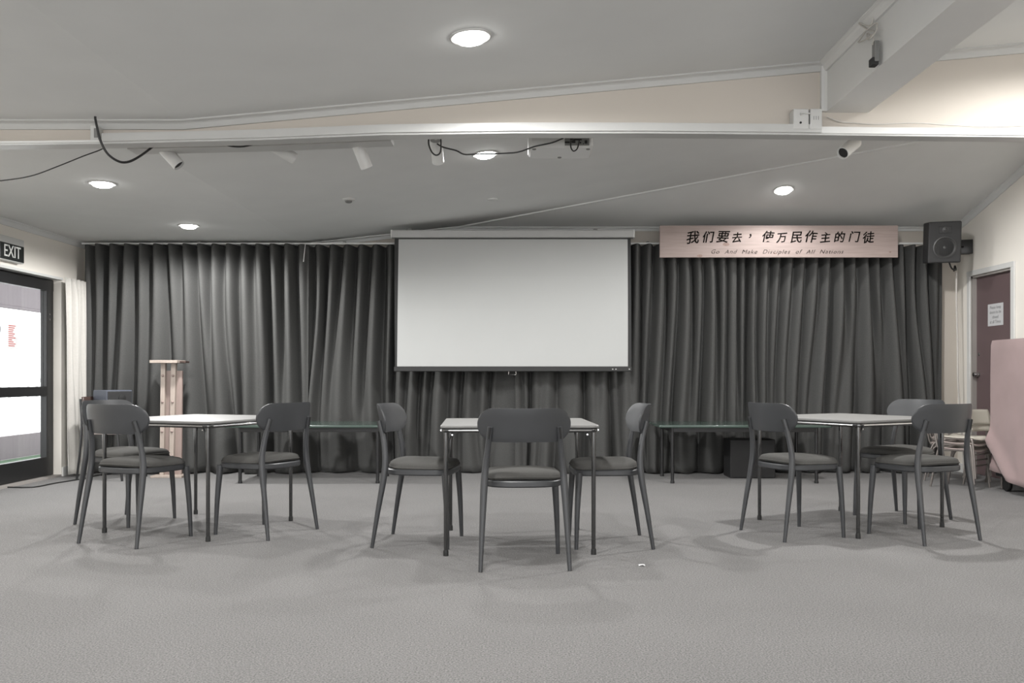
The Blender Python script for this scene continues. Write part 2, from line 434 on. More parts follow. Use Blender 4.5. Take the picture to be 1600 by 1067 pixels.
# notice taped to the glass
n1 = thing('notice_sheet', 'white notice with lines of red print taped to glass door', 'notice', (XD + .006, 7.93, 1.34))
bm = B(); box(bm, 0, .0015, -.085, .085, -.125, .125); obj('sheet', bm, M_paper, n1, smooth=False)
bm = B()
for k in range(11):
    z = .085 - k * .018; w = .055 - (.02 if k % 4 == 3 else 0) - .008 * (k % 3)
    box(bm, .0016, .0022, -.062, -.062 + 2 * w, z - .004, z + .004)
o = obj('printed_lines', bm, M_redink, n1, smooth=False); o['label'] = 'rows of faded red print'

# exit sign on the left wall
ex = thing('exit_sign', 'white exit sign with black face mounted above glass door', 'sign', (XL, 7.655, 2.072))
bm = B(); box(bm, 0, .06, -.19, .19, -.105, .105, .006); obj('housing', bm, M_white_pl, ex, smooth=False)
bm = B(); box(bm, .058, .064, -.178, .182, -.097, .045, .002); fc = obj('face_panel', bm, M_exitface, ex, smooth=False)
fc['label'] = 'black exit face'
text_mesh('exit_lettering', 'EXIT', .132, M_exitlet, fc, Matrix.Translation((.065, 0, -.026)) @ Matrix.Rotation(pi / 2, 4, 'Z') @ Matrix.Rotation(pi / 2, 4, 'X') @ Matrix.Diagonal((0.95, 1.12, 1, 1)), spacing=1.0)

# veranda outside the glass
bm = B(); box(bm, -9.5, XL - .15, 2, 15, -.15, -.03); struct('ground_outside', bm, M_deck)
bm = B(); box(bm, -5.98, -5.35, 4, 15, -.03, .0); tag(obj('turf_strip', bm, M_turf), 'strip of green turf outside glass door', 'turf')
vr = thing('veranda_railing', 'white veranda railing with mauve base board seen through glass door', 'railing', (-6.05, 10.5, -.03))
bm = B(); box(bm, -.04, .04, -5, 4.5, .03, .30); obj('base_board', bm, M_outwall, vr, smooth=False)
bm = B(); box(bm, -.03, .03, -5, 4.5, .93, .98, .004); obj('top_rail', bm, M_outwhite, vr, smooth=False)
for k in range(24):
    bm = B(); box(bm, -.012, .012, -3.2 + k * .2 - .012, -3.2 + k * .2 + .012, .30, .93); obj('baluster', bm, M_outwhite, vr, smooth=False)
bl = thing('veranda_blind', 'mauve grey board hanging under veranda roof outside glass door', 'blind', (-6.1, 10.5, 1.82))
bm = B(); box(bm, -.03, .03, -5, 4.5, 0, .8)
obj('board', bm, M_outwall, bl, smooth=False)
bm = B(); box(bm, -.04, .04, -5, 4.5, -.03, .0, .004); obj('bottom_rail', bm, M_outwall, bl, smooth=False)
bm = B(); box(bm, -6.3, XL - .15, 2, 15, 2.62, 2.70); struct('roof_outside', bm, M_outwhite)

# ------------------------------------------------------------------ inner door in right wall
dr = bpy.data.objects.new('door_2', None); COL.objects.link(dr); dr['kind'] = 'structure'; dr.location = (XR, RY0, 0)
bm = B(); box(bm, .04, .08, .03, RY1 - RY0 - .03, .005, RZ - .02, .003); obj('door_leaf', bm, M_door, dr, smooth=False)
bm = B()
for a in ((0, .15, 0, .03, 0, RZ), (0, .15, RY1 - RY0 - .03, RY1 - RY0, 0, RZ), (0, .15, 0, RY1 - RY0, RZ - .02, RZ)): box(bm, *a)
obj('jamb', bm, M_greytrim, dr, smooth=False)
bm = B()
box(bm, -.018, 0, -.06, .0, 0, RZ + .01, .004); box(bm, -.018, 0, RY1 - RY0, RY1 - RY0 + .05, 0, RZ + .01, .004); box(bm, -.021, 0, -.062, RY1 - RY0 + .052, RZ + .001, RZ + .052, .004)
obj('architrave', bm, M_white, dr, smooth=False)
Rm = Matrix.Rotation(-pi / 2, 4, 'Y')
bm = B(); lathe(bm, [(.026, 0), (.026, .006), (.011, .010), (.010, .03), (.02, .036), (.027, .048), (.024, .06), (.012, .066)], 20, Matrix.Translation((.04, .655, .99)) @ Rm)
obj('door_knob', bm, M_chrome, dr)
bm = B(); lathe(bm, [(.016, 0), (.016, .008), (.010, .012)], 16, Matrix.Translation((.04, .65, 1.19)) @ Rm); obj('deadlock', bm, M_chrome, dr)
n2 = thing('door_notice', 'white paper notice with grey print taped to mauve door', 'notice', (XR + .038, 8.40, 1.56))
bm = B(); box(bm, -.0015, 0, -.135, .135, -.105, .105); obj('sheet', bm, M_paper, n2, smooth=False)
NB = Matrix.Rotation(-pi / 2, 4, 'Z') @ Matrix.Rotation(pi / 2, 4, 'X')
for k, tx in enumerate(('Please keep', 'doors to be', 'closed', 'at all Times')):
    text_mesh('print_line', tx, .042, M_greyink, n2, Matrix.Translation((-.002, 0, .07 - k * .046)) @ NB, extrude=.0003)

# baseboards
bm = B(); box(bm, XL, XR, YB - .015, YB, 0, .09); struct('baseboard_back', bm, M_white)
bm = B(); box(bm, XR - .015, XR, YR, RY0 - .06, 0, .09); box(bm, XR - .015, XR, RY1 + .05, YB - .015, 0, .09); struct('baseboard_right', bm, M_white)
bm = B(); box(bm, XL, XL + .015, DY1 + .01, YB - .015, 0, .09); box(bm, XL, XL + .015, YR, DY0, 0, .09); struct('baseboard_left', bm, M_white)

# ================================================================== CURTAINS
def curtain_bm(x0, x1, y0, ztop, zbot, pitch, amp, seed, spread=0.10, rows=34, per=14, heading=0.0, merge=.62):
    bm = B(); n = int((x1 - x0) / pitch * per); grid = []
    for j in range(rows + 1):
        t = j / rows; row = []
        z = ztop + (zbot - ztop) * t
        for i in range(n + 1):
            u = i / n; X = x0 + (x1 - x0) * u
            edge = min(1, min(u, 1 - u) * (x1 - x0) / .12)
            q = t ** 0.8
            w = noise.noise(Vector((X * 1.15 + seed * 7.1, t * .7, seed)))
            w2 = noise.noise(Vector((X * 3.1 + seed * 3.3, t * 1.1 + 9, seed)))
            ph = 2 * pi * (X - x0) / pitch
            ph2 = ph * .43 + 5 * w
            a1 = amp * (1 - merge * q * (0.5 + 1.3 * max(0, min(1, .5 + w2 * 1.6))))
            a2 = amp * 1.0 * q * (0.5 + .9 * max(0, .5 + w))
            y = -(a1 * cos(ph + 1.5 * w2 * q) + a2 * cos(ph2)) * (0.15 + .85 * edge)
            dx = (spread * w * q + .03 * w2 * q) * edge + pitch / (2 * pi) * sin(ph) * (.25 - .15 * q) + .10 * q * pitch * sin(ph2)
            y += .035 * w * q
            if heading and t < heading: y *= (.55 + .45 * t / heading)
            zz = z + (.006 * cos(ph) if j == rows else 0)
            if j == 0: zz -= .006 * (1 - cos(ph)) * .5
            row.append(bm.verts.new((X + dx, min(y0 + y, 9.035), zz)))
        grid.append(row)
    for j in range(rows):
        for i in range(n): bm.faces.new((grid[j][i], grid[j][i + 1], grid[j + 1][i + 1], grid[j + 1][i]))
    return bm
def curtain(name, label, m, *a, group=None, **k):
    o = obj(name, curtain_bm(*a, **k), m, None, True, 180)
    md = o.modifiers.new('thickness', 'SOLIDIFY'); md.thickness = .003
    return tag(o, label, 'curtain', group)
CG = 'charcoal curtains along the back wall'
curtain('stage_curtain', 'charcoal pleated curtain between white curtain and timber-stand side, behind the far-left tables', M_curtain, -4.33, -2.10, 8.84, 2.292, .012, .145, .085, 1, group=CG, spread=.30)
curtain('stage_curtain', 'charcoal pleated curtain passing behind projection screen edge, beside white pull wand', M_curtain, -2.15, .02, 8.91, 2.292, .012, .145, .085, 2, group=CG, spread=.30)
curtain('stage_curtain', 'charcoal pleated curtain from behind projection screen to the start of timber sign', M_curtain, -.04, 2.18, 8.84, 2.292, .012, .122, .080, 3, group=CG, spread=.26)
curtain('stage_curtain', 'charcoal pleated curtain under timber sign ending below wall speaker', M_curtain, 2.13, 4.28, 8.91, 2.292, .012, .122, .080, 5, group=CG, spread=.26)
rl = thing('curtain_rail', 'thin white curtain rail above charcoal curtains on back wall', 'curtain rail', (0, 8.87, 2.305))
bm = B(); box(bm, -4.38, 4.32, -.014, .014, -.008, .010, .002); obj('rail', bm, M_white, rl, smooth=False)
bm = B(); tube(bm, [(-2.13, -.05, -.01), (-2.145, -.06, -.19)], .006, 8); obj('pull_wand', bm, M_white, rl)
for x in (-3.2, -1.75, .5, 1.3, 3.6):
    bm = B(); box(bm, x - .012, x + .012, -.012, .18, .008, .024); obj('bracket', bm, M_grey_pl, rl, smooth=False)

# cream door curtain, hanging along the left wall beside the glass door
bm = curtain_bm(0, .34, 0, 1.925, .03, .070, .032, 11, spread=.03, rows=30, per=12, heading=.1, merge=.5)
for v in bm.verts:
    t = (1.925 - v.co.z) / 1.9
    x, y = v.co.x, v.co.y
    # run along +y (depth), bulge into the room
    v.co.x = XL + .10 + .06 * t - y + .05 * (x / .5)
    v.co.y = 8.47 + x * (1 - .02 * t) - .03 * t
    v.co.z = v.co.z - .012 * (x / .5)
o = obj('door_curtain', bm, M_cream, None, True, 180)
md = o.modifiers.new('thickness', 'SOLIDIFY'); md.thickness = .004
tag(o, 'cream pleated curtain gathered beside the glass door', 'curtain')

# ================================================================== PROJECTION SCREEN, SIGN, SPEAKER
YS = 8.62
def sx(px, d=YS): return (px - 810) * d / 1380
def sz(y, d=YS): return CAMZ + (590 - y) * d / 1380
ps = thing('projection_screen', 'pull-down projection screen with black border hanging before charcoal curtains', 'projection screen', (0, YS, 1.0))
def L(px): return sx(px)
bm = B(); box(bm, L(612), L(990.5), -.05, .05, sz(372) - 1, sz(360.5) - 1, .008)
cs = obj('case', bm, M_case, ps, smooth=False); cs['label'] = 'pale metal roller case'
bm = B(); box(bm, L(612) - .004, L(612) + .012, -.055, .055, sz(372.5) - 1, sz(360) - 1, .006); obj('end_cap', bm, M_white_pl, cs, smooth=False)
bm = B(); box(bm, L(990.5) - .012, L(990.5) + .004, -.055, .055, sz(372.5) - 1, sz(360) - 1, .006); obj('end_cap', bm, M_white_pl, cs, smooth=False)
bm = B(); nx, nz = 40, 12
def sgrid(px0, px1, y0, y1, yo, px0b=None, px1b=None):
    px0b = px0 if px0b is None else px0b; px1b = px1 if px1b is None else px1b
    g = []
    for j in range(nz + 1):
        t = j / nz; r = []
        for i in range(nx + 1):
            u = i / nx; xx = (L(px0) * (1 - u) + L(px1) * u) * (1 - t) + (L(px0b) * (1 - u) + L(px1b) * u) * t
            zz = sz(y0 + (y1 - y0) * t) - 1
            e = math.exp(-((u * 33) ** 2) / 8) + math.exp(-(((1 - u) * 33) ** 2) / 8)
            r.append(bm.verts.new((xx, yo - .012 * e * sin(pi * t), zz)))
        g.append(r)
    for j in range(nz):
        for i in range(nx): bm.faces.new((g[j][i], g[j][i + 1], g[j + 1][i + 1], g[j + 1][i]))
sgrid(616.5, 985.5, 371, 573, .0, 617, 986.5)
bs = obj('black_border', bm, M_screenblk, ps); bs['label'] = 'black masking border'
bm = B(); sgrid(623, 980.5, 373.8, 572.4, -.004, 620.5, 981); obj('white_surface', bm, M_screen, ps)['label'] = 'plain white viewing surface'
bm = B(); box(bm, L(616), L(987), -.022, .018, sz(580.5) - 1, sz(572.6) - 1, .006); bb = obj('bottom_bar', bm, M_screenblk, ps, smooth=False)
bm = B(); tube(bm, [(L(795), -.005, sz(580) - 1), (L(794.5), -.005, sz(585) - 1), (L(806.5), -.005, sz(585) - 1), (L(806), -.005, sz(580) - 1)], .004, 8); obj('pull_handle', bm, M_chrome, ps)
for px in (957, 962, 983):
    bm = B(); box(bm, L(px) - .006, L(px) + .006, -.024, -.02, sz(577.5) - 1, sz(576) - 1); obj('bar_marking', bm, M_case, bb, smooth=False)
for px in (640, 930):
    bm = B(); box(bm, L(px) - .02, L(px) + .02, -.03, .40, sz(361.5) - 1, sz(358.5) - 1); obj('wall_bracket', bm, M_grey_pl, ps, smooth=False)

# timber sign with lettering
YG = 8.70
sg = thing('timber_sign', 'long timber board sign with black brush Chinese lettering above charcoal curtains', 'sign', ((1216.5 - 810) * YG / 1380, YG, sz(377.5, YG)))
hw, hh = 372 / 2 * YG / 1380, 50 / 2 * YG / 1380
bm = B(); box(bm, -hw, hw, -.012, .014, -hh, hh, .004); bd = obj('board', bm, M_sign, sg, smooth=False)
for (px, y, r) in ((1134, 382, .022), (1093, 400, .018), (1210, 396, .010), (1390, 394, .008)):
    bm = B(); x = (px - 1216.5) * YG / 1380; z = (377.5 - y) * YG / 1380
    vs = [bm.verts.new((x + r * 1.5 * cos(a) * (1 + .25 * noise.noise(Vector((cos(a) * 2, sin(a) * 2, px)))), -.0125, max(-hh + .003, z + r * .75 * sin(a)))) for a in [2 * pi * k / 16 for k in range(16)]]
    bm.faces.new(vs)
    obj('knot', bm, M_knot, bd, smooth=False)
ZT = Matrix.Rotation(pi / 2, 4, 'X')
glyphs = [('我', 1081, 1.12), ('们', 1105, 1.0), ('要', 1128, 1.08), ('去', 1150, .9), ('，', 1176, .9), ('使', 1198, 1.0), ('万', 1220, .9), ('民', 1243, 1.05),
          ('作', 1265, 1.05), ('主', 1288, .92), ('的', 1310, .95), ('门', 1333, .95), ('徒', 1355, 1.0)]
for i, (c, px, s) in enumerate(glyphs):
    x = (px - 1216.5) * YG / 1380; z = (377.5 - 372) * YG / 1380 + .004 * ((i * 7) % 3 - 1)
    m = Matrix.Translation((x, -.0135, z + (.045 if c == '，' else 0))) @ Matrix.Rotation(radians(-4 + 3 * (i % 3)), 4, 'Y') @ ZT @ Matrix.Diagonal((1, 1, 1, 1))
    text_mesh('brush_character', c, .118 * s, M_ink, sg, m, extrude=.001, shear=.20, offset=.0018, rough=.003)
text_mesh('english_line', 'Go  And  Make  Disciples  of  All  Nations', .058, M_ink, sg, Matrix.Translation(((1213 - 1216.5) * YG / 1380, -.0135, (377.5 - 393.8) * YG / 1380)) @ ZT @ Matrix.Diagonal((1.08, 1, 1, 1)), extrude=.001, shear=.35, offset=-.0006, spacing=1.18, rough=.003)
for px in (1060, 1370):
    bm = B(); box(bm, (px - 1216.5) * YG / 1380 - .015, (px - 1216.5) * YG / 1380 + .015, .013, .34, hh - .05, hh - .02)
    obj('hanging_bracket', bm, M_grey_pl, sg, smooth=False)

# wall speaker
sp = thing('wall_speaker', 'black two-way loudspeaker mounted high in the corner beside timber sign', 'speaker', (4.075, 8.50, 2.06), radians(-14))
T = Matrix.Translation((0, 0, .20)) @ Matrix.Rotation(radians(7), 4, 'X')
bm = B(); box(bm, -.145, .145, -.13, .13, -.195, .195, .012, T); obj('cabinet', bm, M_speaker, sp, smooth=False)
FX = T @ Matrix.Translation((0, -.13, -.05)) @ Matrix.Rotation(pi / 2, 4, 'X')
bm = B(); lathe(bm, [(.102, 0), (.104, .007), (.094, .010), (.088, .004), (.060, -.012), (.03, -.020), (.028, -.006), (.014, .0), (.002, .002)], 36, FX); obj('woofer', bm, M_cone, sp)
bm = B(); box(bm, -.055, .055, -.134, -.128, .085, .150, .004, T); tw = obj('tweeter_plate', bm, M_speaker, sp, smooth=False)
bm = B(); lathe(bm, [(.026, 0), (.027, .004), (.020, .005), (.012, .010), (.002, .012)], 24, T @ Matrix.Translation((0, -.133, .118)) @ Matrix.Rotation(pi / 2, 4, 'X')); obj('tweeter_dome', bm, M_cone, tw)
bm = B(); tube(bm, [(.05, .12, .2), (.18, .24, .2), (.30, .40, .2)], .014, 10); box(bm, .24, .37, .34, .42, .13, .27, .004)
obj('wall_bracket', bm, M_black, sp)
# speaker cable down the corner
bm = B(); tube(bm, spline([(4.17, 8.56, 2.09), (4.20, 8.56, 2.02), (4.26, 8.6, 2.01), (4.30, 8.7, 2.06), (4.33, 8.78, 2.02)]), .008, 8); tag(obj('speaker_cable', bm, M_cable_b), 'short black cable looping under corner loudspeaker', 'cable')
bm = B(); tube(bm, spline([(4.335, 8.74, 2.0), (4.325, 8.72, 1.7), (4.335, 8.72, 1.3), (4.33, 8.70, .9), (4.37, 8.72, .5), (4.40, 8.74, .2), (4.41, 8.74, .01)]), .009, 8)
tag(obj('corner_cable', bm, M_cable_w), 'pale cable hanging down the corner beside charcoal curtain', 'cable')

# ================================================================== CEILING FITTINGS
def downlight(x, y, z, nrm=(0, 0, 1), label='', first=[None], w=LAMP_W):
    lo = lamp(x, y, z - .055, w); lo.rotation_euler = Vector((0, 0, 1)).rotation_difference(Vector(nrm).normalized()).to_euler()
    if first[0] is None:
        t = thing('downlight', label, 'ceiling light', (x, y, z), 0, 'lit round downlights in the ceiling')
        bm = B(); lathe(bm, [(.070, -.004), (.088, -.008), (.094, -.004), (.094, .006), (.070, .006)], 32); obj('rim', bm, M_white_pl, t)
        bm = B(); lathe(bm, [(.070, -.003), (.069, -.012), (.060, -.022), (.045, -.028), (.025, -.031), (.002, -.032)], 32); obj('diffuser', bm, M_led, t)  # domed shape stands in for the bloom around a flush light
        first[0] = t
    else:
        t = dup(first[0], (x, y, z), 0, label)
    n = Vector(nrm).normalized()
    t.rotation_euler = Vector((0, 0, 1)).rotation_difference(n).to_euler()
    return t
nA = (-SB, 0, 1); nB = (0, mB, 1); nF = (-SF, 0, 1)
DL = [(-.214, 3.947, zfront(-.214), nF, 'lit round downlight in the front ceiling, largest of all'),
      (-2.93, 6.22, ZB, (0, 0, 1), 'lit round downlight nearer the header, above side of glass door'),
      (-2.963, 7.94, ZB, (0, 0, 1), 'lit round downlight closest to the charcoal curtain near timber stand'),
      (-.235, 6.26, zA(-.235), nA, 'lit round downlight beside the white projector'),
      (2.476, 8.25, 2.50 + mB * (YB - 8.25), nB, 'lit round downlight above the timber sign'),
      (2.45, 6.25, zA(2.45), nA, 'lit round downlight hidden behind the header above card tables'),
      (2.75, 3.95, zfront(2.75), nF, 'lit round downlight beyond the boxed beam'),
      (-2.95, 3.95, ZF, (0, 0, 1), 'lit round downlight in front ceiling towards the glass door'),
      (-2.95, 2.0, ZF, (0, 0, 1), 'lit round downlight of the second front row'),
      (-.21, 2.0, zfront(-.21), nF, 'lit round downlight above the viewer'),
      (2.75, 2.0, zfront(2.75), nF, 'lit round downlight of the second front row beyond the beam')]
for x, y, z, n, lb in DL:
    downlight(x, y, z, n, lb, w=LAMP_W * (.26 if (x > 2 and y > 8) else 1.45 if (x < -2 and y > 7) else 1.7 if (x > 2 and y > 6) else .5 if x > 2.7 and y > 3 else .7 if y < 3 else .8 if y < 5 else 1))

# smoke detector and blank plate
sd = thing('smoke_detector', 'small white smoke detector with dark slots on back ceiling', 'smoke detector', (-1.385, 7.20, zA(-1.385)))
bm = B(); lathe(bm, [(.052, .004), (.052, -.010), (.046, -.016), (.03, -.018)], 24); obj('base', bm, M_white_pl, sd)
bm = B(); lathe(bm, [(.028, -.016), (.028, -.030), (.018, -.036)], 18); obj('sensor', bm, M_grey_pl, sd)
bm = B(); lathe(bm, [(.05, .006), (.05, -.006), (.044, -.009), (.002, -.010)], 24, Matrix.Translation((-.23, 7.85, zA(-.23)))); tag(obj('ceiling_plate', bm, M_ceil), 'faint round blank plate on back ceiling above projection screen', 'cover plate')

# track spotlights behind the header
SPG = 'white cylinder spotlights behind the header'
def spot_parts(t, L_=.155, r=.036):
    bm = B(); lathe(bm, [(r * .97, 0), (r, .004), (r, L_), (r * .86, L_), (r * .86, L_ - .012)], 24); obj('cylinder_head', bm, M_white_pl, t)
    bm = B(); lathe(bm, [(r * .84, L_ - .02), (r * .84, L_ - .012), (r * .3, L_ - .010)], 20); obj('lens', bm, M_rubber, t)
    bm = B(); tube(bm, [(0, 0, .02), (0, 0, -.05), (.0, .0, -.09)], .008, 10); obj('stem', bm, M_white_pl, t)
S0 = thing('spotlight', 'white cylinder spotlight nearest looping black cable, angled down', 'spotlight', (0, 0, 0), 0, SPG)
spot_parts(S0)
def aim(o, p0, p1):
    p0 = Vector(p0); d = (Vector(p1) - p0).normalized()
    o.location = p0; o.rotation_euler = Vector((0, 0, 1)).rotation_difference(d).to_euler()
YT = 5.10
def tp(px, y, d=YT): return Vector(((px - 810) * d / 1380, d, CAMZ + (590 - y) * d / 1380))
aim(S0, tp(252, 228), tp(272, 250, 5.10))
spots = [((424, 226, 5.25), (447, 240, 5.30), 'faint white cylinder spotlight lying nearly flat under the track'),
         ((557, 222, 5.12), (567, 247, 5.16), 'white cylinder spotlight hanging steeply near the track end'),
         ((681, 218, 5.15), (683.5, 245, 5.24), 'white cylinder spotlight with black cable loop in front'),
         ((1337, 222, 5.12), (1316, 240, 5.04), 'white cylinder spotlight nearest the boxed beam, aimed at curtains')]
for a, b, lb in spots:
    o = dup(S0, (0, 0, 0), 0, lb); aim(o, tp(*a), tp(*b))
bm = B()
ribbon(bm, [(x, hbot(x) + .075, hbot(x) + .048) for x in (hx(160), hx(400), hx(598))], 5.00, 5.12)
tk = tag(obj('lighting_track', bm, M_track, None, False), 'pale lighting track behind the header carrying cylinder spotlights', 'lighting track')
bm = B()
ribbon(bm, [(x, hbot(x) + .12, hbot(x) + .09) for x in (hx(640), hx(800), hx(1000), hx(1400))], 5.00, 5.12)
tag(obj('lighting_track', bm, M_track, None, False), 'pale lighting track above the projector, mostly hidden by header', 'lighting track')
# track hangers fix tracks to the header
# projector
pj = thing('projector', 'white ceiling projector hanging behind the header beside downlight', 'projector', ((876 - 810) * 5.3 / 1380, 5.345, 2.318))
bm = B(); w = .195
ol = [(-w + .02, -.13), (w - .02, -.13), (w - .004, -.11), (w, .11), (w - .03, .14), (-w + .03, .14), (-w, .11), (-w + .004, -.11)]
slab(bm, ol, .0, .115, .015); bdyp = obj('body', bm, M_white_pl, pj)
bm = B(); box(bm, .02, .165, -.133, -.128, .012, .062, .001); ppn = obj('port_panel', bm, M_grey_pl, pj, smooth=False)
bm = B()
for x, z, a, b in ((.035, .030, .03, .010), (.072, .034, .022, .016), (.095, .046, .05, .008), (.112, .028, .010, .010), (.145, .032, .016, .020), (.130, .022, .006, .006), (.10, .018, .008, .005), (.06, .048, .018, .007)):
    box(bm, x - a / 2, x + a / 2, -.1355, -.131, z - b / 2, z + b / 2)
obj('socket', bm, M_rubber, ppn, smooth=False)
bm = B(); lathe(bm, [(.045, 0), (.046, .02), (.036, .022), (.03, .01), (.002, .006)], 24, Matrix.Translation((-.1, .13, .055)) @ Matrix.Rotation(-pi / 2, 4, 'X')); obj('lens', bm, M_blackgloss, pj)
bm = B(); box(bm, -.06, .06, -.05, .07, .11, .13, .004); tube(bm, [(0, 0, .12), (0, 0, zA(.25) - 2.318)], .018, 12); obj('ceiling_mount', bm, M_white_pl, pj)
for x, y in ((-.16, -.1), (.16, -.1), (.0, .1)):
    bm = B(); lathe(bm, [(.012, .0), (.012, -.008), (.008, -.010)], 12, Matrix.Translation((x, y, .004))); obj('foot', bm, M_grey_pl, pj)

# cables by the header
def cable(name, label, pts, r, m, n=8):
    bm = B(); tube(bm, spline(pts, n), r, 8); return tag(obj(name, bm, m), label, 'cable')
cable('black_cable', 'black cable wavering past the downlight to the projector', [tp(675, 218, 5.2), tp(690, 229, 5.1), tp(712, 235, 5.1), tp(725, 241, 5.1), tp(742, 241, 5.12), tp(790, 239.5, 5.12), tp(812, 237, 5.12), tp(835, 229, 5.12), tp(862, 223, 5.12), tp(880, 216, 5.18)], .0045, M_cable_b)
cable('black_cable', 'black cable loop hanging over the spotlight beside downlight', [tp(670, 214, 5.0), tp(670, 226, 5.0), tp(675, 238, 5.0), tp(682, 242.5, 5.0), tp(688, 238, 5.0), tp(689, 226, 5.0), tp(688.5, 214, 5.0)], .0045, M_cable_b)
cable('black_cable', 'small black cable loop at the projector sockets', [tp(892, 220, 5.19), tp(892, 230, 5.15), tp(896, 236, 5.14), tp(902, 232, 5.15), tp(905, 220, 5.19)], .004, M_cable_b)
cable('black_cable', 'thick black cable drooping from ceiling over the header', [tp(149, 182, 4.62), tp(149, 186, 4.62), tp(152, 200, 4.62), tp(157, 220, 4.63), tp(168, 240, 4.66), tp(185, 252, 4.7), tp(200, 253, 4.74), tp(217, 245, 4.80), tp(235, 232, 4.92), tp(242, 226, 5.0)], .0065, M_cable_b)
cable('black_cable', 'thin black cable sloping from the frame edge up to header', [tp(-60, 288, 4.95), tp(0, 282.5, 4.95), tp(48, 275, 4.95), tp(90, 260, 4.95), tp(130, 244, 4.95), tp(157, 234, 4.95), tp(170, 226, 4.95)], .0035, M_cable_b)
cable('black_cable', 'short black cable sag showing just under the header', [tp(350, 225, 5.0), tp(362, 228.5, 5.0), tp(380, 229, 5.0), tp(398, 225, 5.0)], .005, M_cable_b)
jb = thing('junction_box', 'small white junction box on header beside drooping black cable', 'junction box', (tp(152, 212, 4.74).x, 4.755, tp(152, 212, 4.74).z))
bm = B(); box(bm, -.022, .022, -.05, .006, -.035, .045, .004); obj('box_body', bm, M_white_pl, jb, smooth=False)
bm = B(); box(bm, .0, .02, -.055, -.048, -.02, .03, .002); obj('lid', bm, M_grey_pl, jb, smooth=False)

# twin socket boxes at the beam's foot
c0 = tp(1262, 187, 4.70)
sb1 = thing('power_socket', 'white surface socket box with plug lead, outer one on header', 'socket', (tp(1251, 187, 4.70).x, 4.76, c0.z))
bm = B(); box(bm, -.043, .040, -.075, 0, -.055, .055, .006); obj('box_body', bm, M_white_pl, sb1, smooth=False)
bm = B(); lathe(bm, [(.006, 0), (.006, .003), (.003, .004)], 10, Matrix.Translation((-.005, -.075, -.02)) @ Matrix.Rotation(pi / 2, 4, 'X')); obj('indicator', bm, M_rubber, sb1)
bm = B(); tube(bm, spline([(-.006, -.074, .022), (-.004, -.09, .026), (.02, -.09, .027), (.042, -.088, .024)]), .004, 8); obj('lead', bm, M_white_pl, sb1)
sb2 = thing('power_socket', 'white surface socket box touching the boxed beam on header', 'socket', (tp(1274, 187, 4.70).x, 4.76, c0.z))
bm = B(); box(bm, -.032, .032, -.075, 0, -.055, .055, .005); obj('box_body', bm, M_white_pl, sb2, smooth=False)
bm = B()
for k in range(3): box(bm, -.014 + k * .012, -.012 + k * .012, -.0765, -.074, -.005, .015)
obj('slots', bm, M_grey_pl, sb2, smooth=False)
cable('white_cable', 'thin pale cable trailing along the header ledge past the beam', [Vector((1.66, 4.745, 2.36)), Vector((1.72, 4.74, 2.335)), Vector((1.80, 4.735, 2.325)), Vector((1.90, 4.69, 2.305)), Vector((2.10, 4.69, 2.312)), Vector((2.3, 4.69, 2.30)), Vector((2.5, 4.69, 2.292)), Vector((2.75, 4.69, 2.298)), Vector((3.0, 4.69, 2.29))], .0035, M_cable_w)

# tangled lead and plug on beam side (x = 1.65)
def bx_(px, y):
    d = 1.648 * 1380 / (px - 810); return Vector((1.640, d, CAMZ + (590 - y) * d / 1380))
pl = thing('plug_lead', 'tangled pale lead with grey plug hanging on the boxed beam', 'cable')
tw_ = [bx_(1368, 26), bx_(1366, 40), bx_(1352, 36), bx_(1358, 46), bx_(1374, 50), bx_(1366, 60), bx_(1344, 66), bx_(1352, 60), bx_(1366, 46), bx_(1372, 36), bx_(1376, 48), bx_(1368, 62), bx_(1358, 52), bx_(1372, 60), bx_(1374, 70)]
for i, v in enumerate(tw_): v.x -= .012 * (i % 3)
bm = B(); tube(bm, spline(tw_, 6), .0035, 8); obj('lead', bm, M_cable_w, pl)
pc = bx_(1374, 82)
bm = B(); box(bm, pc.x - .02, pc.x + .004, pc.y - .018, pc.y + .018, pc.z - .045, pc.z + .05, .004); obj('plug', bm, M_grey_pl, pl, smooth=False)
bm = B(); box(bm, pc.x - .03, pc.x - .0, pc.y - .015, pc.y + .03, pc.z - .06, pc.z - .025, .003); obj('plug_end', bm, M_rubber, pl, smooth=False)

# ================================================================== CHAIRS
def superpts(hx_, y0, y1, e=3.4, n=48, eb=None):
    cy = (y0 + y1) / 2; hy = (y1 - y0) / 2; out = []
    for k in range(n):
        a = 2 * pi * k / n; c, s = cos(a), sin(a)
        ee = (eb if (eb and s < 0) else e)
        out.append((hx_ * math.copysign(abs(c) ** (2 / ee), c) * (1 - .03 * s * -1), cy + hy * math.copysign(abs(s) ** (2 / ee), s)))
    return out

